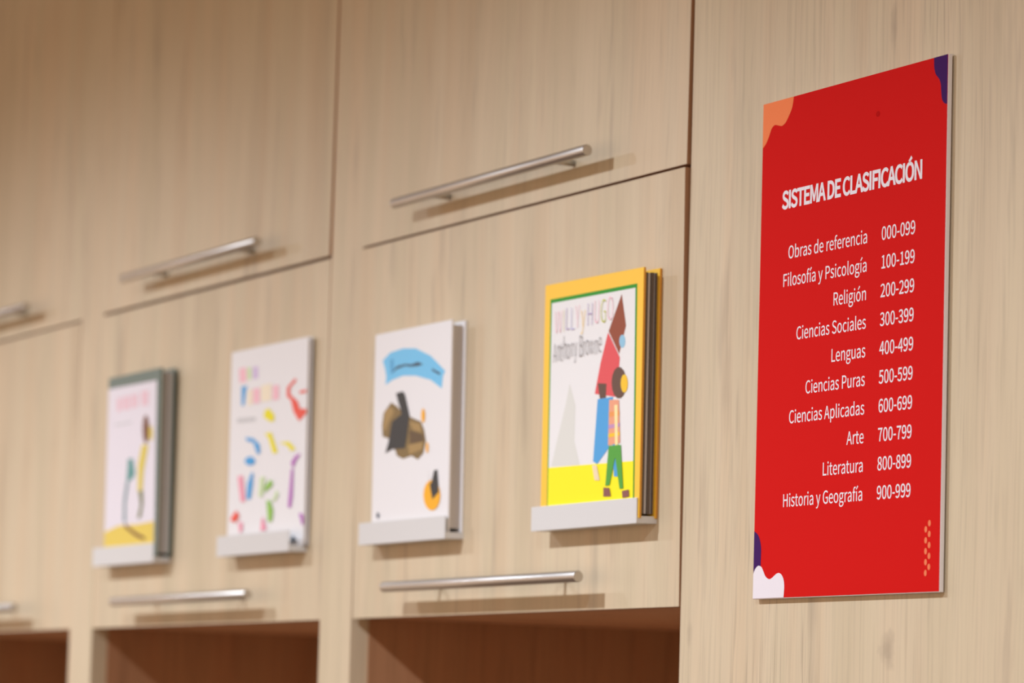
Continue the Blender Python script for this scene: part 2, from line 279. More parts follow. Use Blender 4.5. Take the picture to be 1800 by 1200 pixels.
# ------------------------------------------------------------------ lettering (outlines of a plain humanist sans, 1/1000 units)
GLYPHS = {" ":[78,[]],"-":[121,[[16,94,16,86,46,86,76,86,106,86,106,94,106,102,106,110,76,110,46,110,16,110,16,102]]],"0":[194,[[48,-5,97,-5,146,-5,177,40,177,129,177,218,146,261,97,261,48,261,18,218,18,129,18,40],[126,21,97,21,68,21,48,54,48,129,48,204,68,236,97,236,126,236,146,204,146,129,146,54]]],"1":[194,[[31,9,31,0,78,0,125,0,172,0,172,9,172,18,172,27,154,27,137,27,120,27,120,103,120,180,120,257,112,257,104,257,96,257,82,249,65,243,42,238,42,232,42,225,42,218,58,218,73,218,88,218,88,154,88,90,88,27,69,27,50,27,31,27,31,18]]],"2":[194,[[15,6,15,0,69,0,123,0,177,0,177,9,177,18,177,28,153,28,129,28,106,28,93,28,77,26,64,25,124,82,165,134,165,186,165,231,136,261,90,261,57,261,35,246,14,224,20,218,26,212,33,206,47,223,65,235,86,235,118,235,133,214,133,185,133,140,96,89,15,19,15,13]]],"3":[194,[[52,-5,92,-5,138,-5,175,23,175,69,175,104,151,126,120,134,120,134,120,135,120,136,148,145,166,166,166,197,166,238,134,261,91,261,62,261,39,248,20,231,25,224,31,217,37,210,51,225,69,235,90,235,117,235,133,219,133,195,133,167,116,146,62,146,62,137,62,129,62,121,122,121,142,101,142,70,142,40,121,22,90,22,61,22,42,36,27,51,21,45,16,38,10,31,27,12]]],"4":[194,[[119,24,119,0,129,0,139,0,149,0,149,24,149,47,149,71,161,71,172,71,183,71,183,79,183,88,183,96,172,96,161,96,149,96,149,150,149,203,149,257,137,257,126,257,114,257,78,202,43,147,7,92,7,85,7,78,7,71,44,71,82,71,119,71,119,47],[119,123,119,96,93,96,67,96,40,96,60,125,79,155,99,184,106,196,113,209,119,222,120,222,120,222,121,222,120,209,119,188,119,175,119,149]]],"5":[194,[[51,-5,92,-5,135,-5,176,27,176,83,176,140,141,165,98,165,83,165,71,161,60,155,62,180,64,205,67,229,99,229,131,229,163,229,163,238,163,248,163,257,122,257,80,257,39,257,36,217,33,177,30,137,36,133,42,130,47,126,62,136,73,141,90,141,122,141,143,119,143,83,143,45,119,22,89,22,59,22,40,36,26,50,20,43,15,36,9,29,27,12]]],"6":[194,[[56,-5,105,-5,145,-5,179,29,179,79,179,133,151,159,108,159,88,159,65,148,50,129,51,208,80,235,116,235,131,235,147,227,157,215,163,222,169,228,175,235,160,250,141,261,114,261,65,261,20,223,20,123,20,38],[54,50,50,103,67,127,87,136,103,136,134,136,149,113,149,79,149,44,130,21,105,21,73,21]]],"7":[194,[[74,97,69,0,80,0,92,0,103,0,107,100,118,160,178,237,178,244,178,250,178,257,124,257,71,257,17,257,17,248,17,238,17,229,59,229,100,229,142,229,91,159]]],"8":[194,[[50,-5,98,-5,146,-5,178,25,178,62,178,97,158,116,135,129,135,130,135,130,135,131,150,143,169,166,169,193,169,232,143,261,99,261,59,261,28,234,28,195,28,168,44,149,63,136,63,136,63,135,63,135,40,122,16,98,16,64,16,24],[133,155,116,139,85,151,57,165,57,195,57,220,75,237,98,237,126,237,142,217,142,191,142,172],[128,19,98,19,68,19,44,39,44,67,44,91,59,111,80,125,116,110,148,97,148,63,148,37]]],"9":[194,[[54,-5,82,-5,130,-5,175,35,175,139,175,221,138,261,89,261,49,261,15,228,15,178,15,125,43,97,86,97,107,97,130,110,145,129,143,49,114,22,81,22,64,22,49,29,38,42,32,35,26,28,20,22,35,7],[141,208,145,155,128,131,109,121,91,121,61,121,46,144,46,178,46,213,64,236,89,236,122,236]]],"A":[213,[[30,86,1,0,12,0,23,0,34,0,42,26,51,52,59,78,90,78,121,78,153,78,161,52,169,26,177,0,189,0,200,0,211,0,182,86,153,171,124,257,112,257,100,257,88,257,59,171],[93,104,67,104,71,117,75,130,79,144,89,173,97,200,105,230,106,230,106,230,106,230,115,201,123,173,132,144,136,130,141,117,145,104,119,104]]],"B":[230,[[35,86,35,0,63,0,90,0,117,0,174,0,214,25,214,75,214,110,193,131,162,137,162,137,162,138,162,138,186,146,200,168,200,194,200,239,163,257,111,257,86,257,61,257,35,257,35,171],[80,148,68,148,68,176,68,203,68,231,81,231,94,231,107,231,147,231,168,220,168,190,168,164,150,148,106,148,93,148],[83,26,68,26,68,58,68,90,68,123,83,123,97,123,112,123,158,123,182,108,182,76,182,42,157,26,112,26,97,26]]],"C":[223,[[68,-5,132,-5,165,-5,190,9,211,32,205,39,199,46,193,53,176,35,158,24,133,24,84,24,54,64,54,129,54,193,86,233,134,233,157,233,173,223,187,209,193,216,199,223,204,230,190,246,165,261,134,261,69,261,20,211,20,128,20,45]]],"D":[241,[[35,86,35,0,57,0,79,0,101,0,178,0,220,48,220,129,220,211,178,257,99,257,78,257,57,257,35,257,35,171],[77,27,68,27,68,95,68,162,68,230,77,230,87,230,97,230,157,230,187,194,187,129,187,64,157,27,97,27,87,27]]],"E":[206,[[35,86,35,0,86,0,136,0,187,0,187,9,187,18,187,28,147,28,107,28,68,28,68,59,68,90,68,121,100,121,132,121,165,121,165,130,165,140,165,149,132,149,100,149,68,149,68,176,68,202,68,229,106,229,145,229,183,229,183,238,183,248,183,257,134,257,85,257,35,257,35,171]]],"F":[193,[[35,86,35,0,46,0,57,0,68,0,68,38,68,77,68,115,100,115,133,115,166,115,166,124,166,133,166,143,133,143,100,143,68,143,68,171,68,200,68,229,106,229,145,229,183,229,183,238,183,248,183,257,134,257,85,257,35,257,35,171]]],"G":[241,[[69,-5,136,-5,171,-5,199,8,215,25,215,61,215,97,215,133,187,133,159,133,131,133,131,124,131,115,131,106,149,106,167,106,186,106,186,84,186,61,186,39,175,29,158,24,139,24,84,24,54,64,54,129,54,193,87,233,139,233,165,233,181,222,194,209,200,216,206,223,212,230,197,245,174,261,138,261,70,261,20,211,20,128,20,45]]],"H":[255,[[35,86,35,0,46,0,57,0,68,0,68,40,68,81,68,121,107,121,147,121,187,121,187,81,187,40,187,0,198,0,209,0,220,0,220,86,220,171,220,257,209,257,198,257,187,257,187,221,187,185,187,149,147,149,107,149,68,149,68,185,68,221,68,257,57,257,46,257,35,257,35,171]]],"I":[103,[[35,86,35,0,46,0,57,0,68,0,68,86,68,171,68,257,57,257,46,257,35,257,35,171]]],"L":[190,[[35,86,35,0,84,0,132,0,180,0,180,9,180,18,180,28,143,28,105,28,68,28,68,104,68,180,68,257,57,257,46,257,35,257,35,171]]],"M":[284,[[35,86,35,0,45,0,55,0,64,0,64,47,64,95,64,142,64,164,62,195,60,218,61,218,61,218,62,218,69,198,75,179,82,159,99,115,115,70,131,26,138,26,145,26,153,26,169,70,185,115,201,159,208,179,215,198,222,218,222,218,223,218,223,218,221,195,219,164,219,142,219,95,219,47,219,0,229,0,239,0,249,0,249,86,249,171,249,257,236,257,223,257,210,257,194,211,177,165,161,119,155,102,150,84,143,66,143,66,142,66,142,66,136,84,130,102,123,119,107,165,91,211,74,257,61,257,48,257,35,257,35,171]]],"N":[253,[[35,86,35,0,46,0,56,0,66,0,66,45,66,90,66,135,66,162,63,189,62,215,62,215,63,215,63,215,73,197,82,180,91,162,122,108,153,54,185,0,196,0,207,0,218,0,218,86,218,171,218,257,208,257,197,257,187,257,187,212,187,168,187,123,187,97,189,68,192,42,191,42,190,42,190,42,181,60,171,77,162,95,131,149,100,203,68,257,57,257,46,257,35,257,35,171]]],"O":[260,[[65,-5,130,-5,194,-5,239,47,239,129,239,211,194,261,130,261,65,261,20,211,20,129,20,47],[176,24,130,24,84,24,54,65,54,129,54,193,84,233,130,233,176,233,206,193,206,129,206,65]]],"P":[222,[[35,86,35,0,46,0,57,0,68,0,68,34,68,68,68,102,82,102,96,102,110,102,166,102,204,127,204,181,204,237,166,257,109,257,84,257,60,257,35,257,35,171],[80,129,68,129,68,162,68,196,68,230,80,230,92,230,104,230,150,230,172,219,172,181,172,145,151,129,106,129,93,129]]],"R":[222,[[82,135,68,135,68,167,68,199,68,230,82,230,96,230,111,230,151,230,173,218,173,185,173,151,151,135,111,135,96,135],[155,36,176,0,188,0,200,0,213,0,191,37,169,75,147,112,182,121,205,145,205,185,205,238,168,257,116,257,89,257,62,257,35,257,35,171,35,86,35,0,46,0,57,0,68,0,68,36,68,73,68,109,83,109,98,109,114,109,135,73]]],"S":[209,[[70,-5,106,-5,160,-5,194,28,194,68,194,106,171,124,141,137,129,142,116,147,104,153,84,161,62,171,62,196,62,218,81,233,110,233,133,233,152,224,168,209,174,216,179,223,185,230,167,248,140,261,110,261,63,261,29,233,29,193,29,156,57,138,81,127,93,122,105,117,118,111,142,100,161,92,161,65,161,41,141,24,107,24,80,24,54,36,36,56,30,48,23,41,17,33,39,10]]],"T":[210,[[89,76,89,0,99,0,110,0,121,0,121,76,121,153,121,229,147,229,173,229,199,229,199,238,199,248,199,257,136,257,74,257,11,257,11,248,11,238,11,229,37,229,63,229,89,229,89,153]]],"U":[252,[[74,-5,126,-5,179,-5,218,23,218,106,218,156,218,206,218,257,208,257,198,257,187,257,187,206,187,156,187,105,187,43,160,24,126,24,93,24,67,43,67,105,67,156,67,206,67,257,56,257,45,257,34,257,34,206,34,156,34,106,34,23]]],"W":[307,[[45,86,63,0,76,0,89,0,102,0,115,52,127,103,140,155,144,175,149,194,153,213,153,213,154,213,154,213,159,194,162,175,167,155,180,103,193,52,206,0,219,0,232,0,245,0,263,86,280,171,298,257,288,257,277,257,267,257,258,210,249,164,239,117,235,89,230,62,225,34,225,34,224,34,223,34,217,62,211,90,205,117,193,164,181,210,169,257,160,257,150,257,140,257,128,210,116,164,104,117,98,89,92,62,86,34,86,34,85,34,85,34,79,62,75,89,69,117,60,164,51,210,42,257,31,257,20,257,9,257,27,171]]],"Y":[186,[[77,33,77,0,87,0,98,0,109,0,109,33,109,66,109,99,135,152,160,204,186,257,175,257,164,257,153,257,142,232,131,208,120,184,112,165,103,147,94,128,93,128,93,128,92,128,83,147,76,165,67,184,56,208,45,232,34,257,23,257,11,257,0,257,25,204,51,152,77,99,77,66]]],"a":[197,[[44,-5,76,-5,99,-5,121,8,139,23,139,23,140,23,140,23,141,15,142,8,143,0,152,0,160,0,169,0,169,39,169,78,169,117,169,164,150,195,103,195,72,195,46,181,29,170,33,163,37,155,41,148,56,158,76,168,98,168,129,168,137,145,137,120,56,111,21,91,21,49,21,15],[103,21,85,21,66,21,51,30,51,51,51,76,73,92,137,99,137,81,137,64,137,46,119,30]]],"b":[216,[[98,-5,116,-5,159,-5,199,33,199,98,199,157,172,195,123,195,102,195,81,183,63,168,63,180,64,191,64,202,64,228,64,253,64,279,54,279,43,279,32,279,32,186,32,93,32,0,41,0,49,0,58,0,59,7,60,13,61,20,61,20,62,20,62,20,78,5],[142,22,111,22,98,22,81,27,64,42,64,75,64,109,64,142,82,159,99,168,115,168,151,168,165,140,165,98,165,51]]],"c":[179,[[57,-5,107,-5,130,-5,152,5,169,19,164,26,159,34,155,41,143,30,127,22,110,22,75,22,51,51,51,95,51,139,76,168,111,168,126,168,138,161,149,152,154,159,160,166,165,173,152,185,134,195,110,195,61,195,18,158,18,95,18,32]]],"d":[217,[[49,-5,97,-5,120,-5,140,8,155,22,155,22,155,22,156,22,157,15,158,7,159,0,167,0,176,0,185,0,185,93,185,186,185,279,174,279,163,279,153,279,153,254,153,230,153,206,153,195,154,184,154,173,138,187,123,195,101,195,57,195,19,157,19,95,19,32],[121,22,104,22,71,22,51,49,51,95,51,139,76,168,106,168,122,168,137,162,153,148,153,115,153,82,153,48,137,31]]],"e":[194,[[58,-5,109,-5,135,-5,155,4,172,15,168,22,164,29,160,36,146,27,131,21,113,21,77,21,52,47,50,88,92,88,135,88,178,88,179,92,179,99,179,106,179,160,152,195,103,195,60,195,18,157,18,95,18,32],[83,110,49,110,53,148,77,169,104,169,134,169,151,149,151,110,117,110]]],"f":[114,[[12,172,12,164,20,164,29,164,37,164,37,109,37,55,37,0,48,0,59,0,69,0,69,55,69,109,69,164,83,164,96,164,110,164,110,173,110,181,110,190,96,190,83,190,69,190,69,200,69,210,69,220,69,245,78,258,96,258,103,258,111,256,118,252,120,261,122,269,125,277,116,281,105,283,93,283,55,283,37,259,37,221,37,210,37,200,37,190,29,190,20,189,12,188,12,180]]],"g":[197,[[50,-88,96,-88,155,-88,193,-57,193,-22,193,10,170,23,126,23,114,23,101,23,89,23,63,23,56,32,56,44,56,55,61,61,68,67,76,63,87,60,96,60,135,60,166,86,166,126,166,143,159,157,150,166,163,166,176,166,189,166,189,174,189,182,189,190,167,190,145,190,123,190,116,193,107,195,96,195,58,195,25,169,25,127,25,104,37,86,50,76,50,76,50,75,50,75,40,68,29,55,29,39,29,24,36,14,46,8,46,7,46,7,46,6,28,-5,18,-20,18,-37,18,-69],[118,82,96,82,74,82,56,99,56,127,56,155,74,172,96,172,119,172,137,155,137,127,137,99],[138,-65,101,-65,66,-65,46,-53,46,-32,46,-21,51,-10,65,0,74,-2,83,-3,90,-3,101,-3,112,-3,123,-3,148,-3,161,-9,161,-27,161,-47]]],"h":[213,[[32,93,32,0,43,0,54,0,64,0,64,46,64,92,64,138,83,157,97,167,116,167,141,167,152,152,152,116,152,77,152,39,152,0,163,0,174,0,184,0,184,40,184,80,184,120,184,169,166,195,126,195,100,195,81,181,63,163,63,176,64,189,64,202,64,228,64,253,64,279,54,279,43,279,32,279,32,186]]],"i":[96,[[32,63,32,0,43,0,54,0,64,0,64,63,64,127,64,190,54,190,43,190,32,190,32,127],[36,229,48,229,61,229,70,238,70,251,70,263,61,271,48,271,36,271,27,263,27,251,27,238]]],"l":[99,[[42,-5,66,-5,75,-5,80,-3,84,-2,83,6,81,15,80,23,76,22,75,22,73,22,68,22,64,26,64,36,64,117,64,198,64,279,54,279,43,279,32,279,32,198,32,118,32,38,32,11]]],"n":[214,[[32,63,32,0,43,0,54,0,64,0,64,46,64,92,64,138,83,157,97,167,116,167,141,167,152,152,152,116,152,77,152,39,152,0,163,0,174,0,184,0,184,40,184,80,184,120,184,169,166,195,126,195,100,195,80,181,62,162,62,162,62,162,62,162,61,172,60,181,58,190,50,190,41,190,32,190,32,127]]],"o":[212,[[60,-5,106,-5,153,-5,194,32,194,95,194,158,153,195,106,195,60,195,18,158,18,95,18,32],[139,22,106,22,73,22,51,51,51,95,51,139,73,168,106,168,139,168,161,139,161,95,161,51]]],"p":[217,[[32,10,32,-80,43,-80,54,-80,64,-80,64,-59,64,-37,64,-16,64,-5,64,6,63,18,81,3,99,-5,116,-5,159,-5,199,33,199,98,199,157,172,195,123,195,101,195,79,182,62,168,62,168,62,168,62,168,61,175,60,183,58,190,50,190,41,190,32,190,32,100],[142,22,111,22,98,22,81,27,64,42,64,75,64,109,64,142,83,159,99,168,115,168,151,168,165,140,165,98,165,51]]],"r":[136,[[32,63,32,0,43,0,54,0,64,0,64,41,64,81,64,122,77,154,96,166,112,166,120,166,124,165,131,163,133,172,135,182,137,191,131,194,125,195,116,195,95,195,76,180,62,155,62,155,62,155,62,155,61,167,60,179,58,190,50,190,41,190,32,190,32,127]]],"s":[164,[[55,-5,82,-5,127,-5,151,21,151,52,151,88,121,99,93,110,72,118,52,125,52,143,52,158,63,170,88,170,104,170,118,163,131,153,136,160,141,167,146,173,132,185,111,195,87,195,46,195,22,171,22,141,22,109,50,96,77,86,98,78,120,69,120,50,120,34,108,20,83,20,60,20,43,29,27,43,21,36,16,29,11,22,29,7]]],"t":[132,[[51,-5,92,-5,104,-5,116,-1,127,2,125,11,123,19,121,27,114,24,106,21,99,21,77,21,70,35,70,58,70,93,70,129,70,164,87,164,104,164,121,164,121,173,121,181,121,190,104,190,87,190,70,190,70,208,70,226,70,244,61,244,52,244,43,244,42,226,41,208,40,190,30,190,19,189,9,188,9,180,9,172,9,164,19,164,28,164,38,164,38,129,38,94,38,59,38,21]]],"u":[213,[[48,-5,88,-5,114,-5,133,9,151,30,151,30,151,30,152,30,152,20,153,10,154,0,163,0,172,0,181,0,181,63,181,127,181,190,170,190,159,190,149,190,149,145,149,100,149,55,131,33,117,23,97,23,72,23,62,38,62,74,62,112,62,151,62,190,51,190,40,190,29,190,29,150,29,110,29,70,29,21]]],"w":[281,[[45,63,62,0,75,0,87,0,99,0,108,34,117,68,126,102,131,120,135,138,139,157,140,157,141,157,141,157,146,138,149,120,154,103,163,68,172,34,181,0,194,0,207,0,220,0,237,63,255,127,272,190,261,190,251,190,241,190,232,153,222,117,213,80,209,62,206,45,202,27,201,27,201,27,200,27,195,45,191,62,187,80,177,117,167,153,157,190,146,190,136,190,126,190,116,153,106,117,96,80,91,62,87,45,83,27,83,27,82,27,82,27,78,45,74,62,70,80,61,117,51,153,42,190,31,190,20,190,9,190,27,127]]],"y":[182,[[27,-82,35,-82,73,-82,93,-53,106,-16,130,53,154,121,178,190,167,190,157,190,147,190,135,155,124,120,112,85,107,68,102,48,97,31,96,31,96,31,95,31,89,49,82,68,76,85,63,120,51,155,38,190,27,190,16,190,5,190,30,127,55,63,81,0,79,-5,78,-10,77,-15,69,-38,55,-56,34,-56,29,-56,23,-54,19,-53,17,-61,15,-70,13,-78,19,-81]]],"Ó":[260,[[65,-5,130,-5,194,-5,239,47,239,129,239,211,194,261,130,261,65,261,20,211,20,129,20,47],[176,24,130,24,84,24,54,65,54,129,54,193,84,233,130,233,176,233,206,193,206,129,206,65],[119,278,123,273,143,288,163,303,182,318,176,325,170,332,164,340,146,323,128,306,109,289,114,283]]],"í":[96,[[32,63,32,0,43,0,54,0,64,0,64,63,64,127,64,190,54,190,43,190,32,190,32,127],[37,229,43,224,63,244,84,264,104,284,97,291,89,298,82,305,63,284,45,262,26,240,32,235]]],"ó":[212,[[60,-5,106,-5,153,-5,194,32,194,95,194,158,153,195,106,195,60,195,18,158,18,95,18,32],[139,22,106,22,73,22,51,51,51,95,51,139,73,168,106,168,139,168,161,139,161,95,161,51],[95,229,100,224,121,244,141,264,162,284,154,291,147,298,139,305,121,284,102,262,84,240,89,235]]]}


GCACHE = {}


def glyph_mesh(c, off):
    """one filled letter in font units (1000 per em); off > 0 thickens every stroke by that much on each side"""
    key = (c, round(off, 2))
    if key in GCACHE: return GCACHE[key]
    loops = []
    for sp in GLYPHS[c][1]:
        n = len(sp) // 6
        pts = []
        for i in range(n):
            a_ = sp[i * 6:i * 6 + 6]; b_ = sp[(i + 1) % n * 6:(i + 1) % n * 6 + 6]
            p0, p1, p2, p3 = Vector(a_[2:4]), Vector(a_[4:6]), Vector(b_[0:2]), Vector(b_[2:4])
            ch = p3 - p0
            if ch.length < 0.5: continue
            dev = max(abs(ch.cross(p1 - p0)), abs(ch.cross(p2 - p0))) / ch.length
            st = 1 if dev < 1.2 else 7
            for s_ in range(st):
                t = s_ / st
                pts.append(p0 * (1 - t) ** 3 + p1 * 3 * t * (1 - t) ** 2 + p2 * 3 * t * t * (1 - t) + p3 * t ** 3)
        loops.append(pts)
    clean = []
    for L_ in loops:
        L2 = []
        for p in L_:
            if not L2 or (p - L2[-1]).length > 3.0: L2.append(p)
        if (L2[0] - L2[-1]).length <= 3.0: L2.pop()
        if off and c in 'MNA':                       # straight-sided letters: drop points that barely bend the outline
            i = 0
            while i < len(L2) and len(L2) > 4:
                p, q, s_ = L2[i - 1], L2[i], L2[(i + 1) % len(L2)]
                if abs((s_ - p).normalized().cross(q - p)) < 2.2: L2.pop(i); i = max(0, i - 1)
                else: i += 1
        if off:
            n = len(L2); L3 = []
            for i in range(n):
                t0 = (L2[i] - L2[i - 1]).normalized(); t1 = (L2[(i + 1) % n] - L2[i]).normalized()
                n0, n1 = Vector((t0.y, -t0.x)), Vector((t1.y, -t1.x))
                m_ = n0 + n1
                m_ = m_ / max(m_.length_squared / 2, 0.25)
                L3.append(L2[i] + m_ * off)
            L2 = L3
        clean.append(L2)
    ar = lambda L_: 0.5 * sum(L_[i - 1].cross(L_[i]) for i in range(len(L_)))
    outers = [L_ for L_ in clean if ar(L_) > 0]
    holes = [L_ for L_ in clean if ar(L_) <= 0]
    V, F = [], []
    for o_ in outers:
        xs = [p.x for p in o_]; ys_ = [p.y for p in o_]
        grp = [o_] + [h for h in holes if min(xs) < h[0].x < max(xs) and min(ys_) < h[0].y < max(ys_)]
        k0 = len(V)
        V += [(p.x, p.y) for L_ in grp for p in L_]
        F += [tuple(k0 + q for q in f) for f in mathutils.geometry.tessellate_polygon([[Vector((p.x, p.y, 0)) for p in L_] for L_ in grp])]
    F = [f if (V[f[1]][0] - V[f[0]][0]) * (V[f[2]][1] - V[f[0]][1]) - (V[f[2]][0] - V[f[0]][0]) * (V[f[1]][1] - V[f[0]][1]) > 0 else f[::-1] for f in F]
    GCACHE[key] = (V, F)
    return V, F


def text_mesh(name, runs, mats, parent, y, bold=0.0):
    """runs: list of (string, x, z, scale, tracking, material index, align, x-squeeze); drawn in the parent's XZ plane facing -Y"""
    V, F, MI = [], [], []
    n_ = 0
    for s, x, z, k, tr, mi, al, sq in runs:
        wd = sum(GLYPHS[c][0] for c in s) * k * sq / 1000 + tr * (len(s) - 1)
        px = x - wd if al == 'R' else x
        for c in s:
            vs, fs = glyph_mesh(c, bold / k * 1000)
            base = len(V)
            V += [(px + a_ * k * sq / 1000, y - 0.00002 * (n_ % 2), z + b_ * k / 1000) for a_, b_ in vs]
            F += [tuple(base + i for i in f) for f in fs]
            MI += [mi] * len(fs)
            px += GLYPHS[c][0] * k * sq / 1000 + tr
            n_ += 1
    me = bpy.data.meshes.new(name)
    me.from_pydata(V, [], F)
    for m in mats: me.materials.append(m)
    for p, mi in zip(me.polygons, MI): p.material_index = mi
    o = bpy.data.objects.new(name, me)
    C.objects.link(o)
    o.parent = parent
    return o


# ------------------------------------------------------------------ setting: floor, ceiling and the wall behind the joinery
bm = bmesh.new(); box(bm, -6, 5, -5, 0.56, -0.06, 0.0)
struct('floor', bm, mat('brown_floor', (0.13, 0.075, 0.045), 0.5))
bm = bmesh.new(); box(bm, -6, 5, -5, 0.56, 2.62, 2.70)
struct('ceiling', bm, mat('white_ceiling', (0.75, 0.72, 0.68), 0.8))
bm = bmesh.new(); box(bm, -6, 5, 0.46, 0.56, 0.0, 2.62)
struct('wall_back', bm, mat('cream_wall', (0.7, 0.62, 0.52), 0.8))

# ------------------------------------------------------------------ joinery
PERIOD = 0.82
DOOR_L, DOOR_R = -0.7352, -0.0028      # of the right-hand column
NICHE_Z, UP_Z, TOP_Z = 1.664, 2.0540, 2.58
T = 0.018
TILT = 0.0105                          # lower doors lean out a little at the top
DEPTH = 0.42


def upright(x0, x1, name, label, material=None, y1=DEPTH):
    bm = bmesh.new(); box(bm, x0, x1, 0.0, y1, 0.0, TOP_Z)
    return tag(obj(name, bm, material or M_oak, bevel=0.0006), label, 'panel')


def handle_bm():
    bm = bmesh.new()
    cyl(bm, (-0.221, -0.027, 0), (0.221, -0.027, 0), 0.0052, 32, 0.0005)
    for px in (-0.140, 0.140):
        cyl(bm, (px, -0.0245, 0), (px, 0.0, 0), 0.0030, 16)
    return bm


def cabinet(ox, where, up_dy=0.0, low_dy=0.0, low_tilt=TILT, tight=False):
    """one column: carcass with open niche below, lower flap door, upper flap door; each door with its bar handle"""
    L, R = DOOR_L + ox, DOOR_R + ox
    t = thing('wall_cabinet', where, 'cabinet', (L, 0, 0), group='oak cabinet columns')
    W = R - L
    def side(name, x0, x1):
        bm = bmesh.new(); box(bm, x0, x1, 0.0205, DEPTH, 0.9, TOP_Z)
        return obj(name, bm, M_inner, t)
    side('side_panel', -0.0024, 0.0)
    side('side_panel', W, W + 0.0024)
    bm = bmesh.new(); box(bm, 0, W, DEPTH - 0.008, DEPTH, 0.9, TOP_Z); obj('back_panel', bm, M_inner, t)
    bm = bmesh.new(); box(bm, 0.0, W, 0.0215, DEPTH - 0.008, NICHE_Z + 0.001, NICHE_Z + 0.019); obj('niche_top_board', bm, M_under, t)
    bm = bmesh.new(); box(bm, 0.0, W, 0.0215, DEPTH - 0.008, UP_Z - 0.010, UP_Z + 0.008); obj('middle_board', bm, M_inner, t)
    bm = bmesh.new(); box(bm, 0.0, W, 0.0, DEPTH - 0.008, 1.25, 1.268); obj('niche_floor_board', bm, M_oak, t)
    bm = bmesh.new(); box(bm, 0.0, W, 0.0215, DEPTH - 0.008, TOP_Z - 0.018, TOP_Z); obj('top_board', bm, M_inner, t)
    def door(name, z0, z1, rx, pivot_z, hz, dy, tight=False):
        bm = bmesh.new()
        fs = box(bm, -0.0022 if tight else 0.0022, W if tight else W - 0.0004, 0.0, T, z0 - pivot_z, z1 - pivot_z)
        bm.faces.ensure_lookup_table()
        for i in (0, 1, 3, 5): fs[i].material_index = 1
        dr = obj(name, bm, [M_oak, M_edge], t, loc=(0, dy, pivot_z), rot=(rx, 0, 0))
        h = obj('handle', handle_bm(), M_steel, dr, loc=(W / 2, 0.0, hz - pivot_z))
        h['label'] = 'round steel bar handle on two thin posts'
        return dr
    door('upper_door', UP_Z + 0.0002, TOP_Z - 0.002, -0.005, TOP_Z, 2.082, up_dy)
    door('lower_door', NICHE_Z, UP_Z - 0.0028, low_tilt, NICHE_Z, 1.6928, low_dy, tight)
    return t


cabinet(0.0, 'right oak cabinet column beside the red sign panel, bearing the yellow book')
cabinet(-PERIOD, 'middle oak cabinet column, bearing the dark green book and the thin white book', 0.0, 0.0006, 0.0030, True)
cabinet(-2 * PERIOD, 'farthest left oak cabinet column, cut by the picture edge, without books', 0.0028, 0.0006, 0.0030, True)
upright(-0.8226, -0.7377, 'upright_panel', 'narrow oak upright strip between the right and middle cabinet columns')
upright(-0.8226 - PERIOD, -0.7377 - PERIOD, 'upright_panel', 'narrow oak upright strip left of the dark green book')
upright(-0.8226 - 2 * PERIOD, -0.7377 - 2 * PERIOD, 'upright_panel', 'oak upright strip closing the row at the far left end')
upright(0.0, 1.3, 'side_panel', 'wide oak panel on the right carrying the red sign', M_panel)

# ------------------------------------------------------------------ trays and books, set on the leaning lower doors
PIV = Vector((0, 0, NICHE_Z))
RX = Matrix.Rotation(TILT, 3, 'X')


def on_door(x, y, z):
    return PIV + RX @ (Vector((x, y, z)) - PIV)


TW = 0.2155


def tray(xr, label, back=0.0):
    t = thing('book_ledge', label, 'shelf', on_door(xr - TW, 0, 1.7375), (TILT, 0, 0), 'grey book ledges')
    bm = bmesh.new(); box(bm, 0, TW, -0.0206, -0.0192, 0.0, 0.0228); obj('front_lip', bm, M_tray, t, 0.0004)
    bm = bmesh.new(); box(bm, 0.0004, TW - 0.0004, -0.0192, back, 0.0003, 0.0066); obj('base_plate', bm, M_tray, t)
    return t


tray(-0.0470, 'light grey ledge holding the yellow framed book')
tray(-0.4580, 'light grey ledge holding the white book with blue ribbon')
tray(-0.8655, 'light grey ledge holding the thin white book with coloured shapes', 0.0009)
tray(-1.2880, 'light grey ledge holding the dark green framed book', 0.0009)

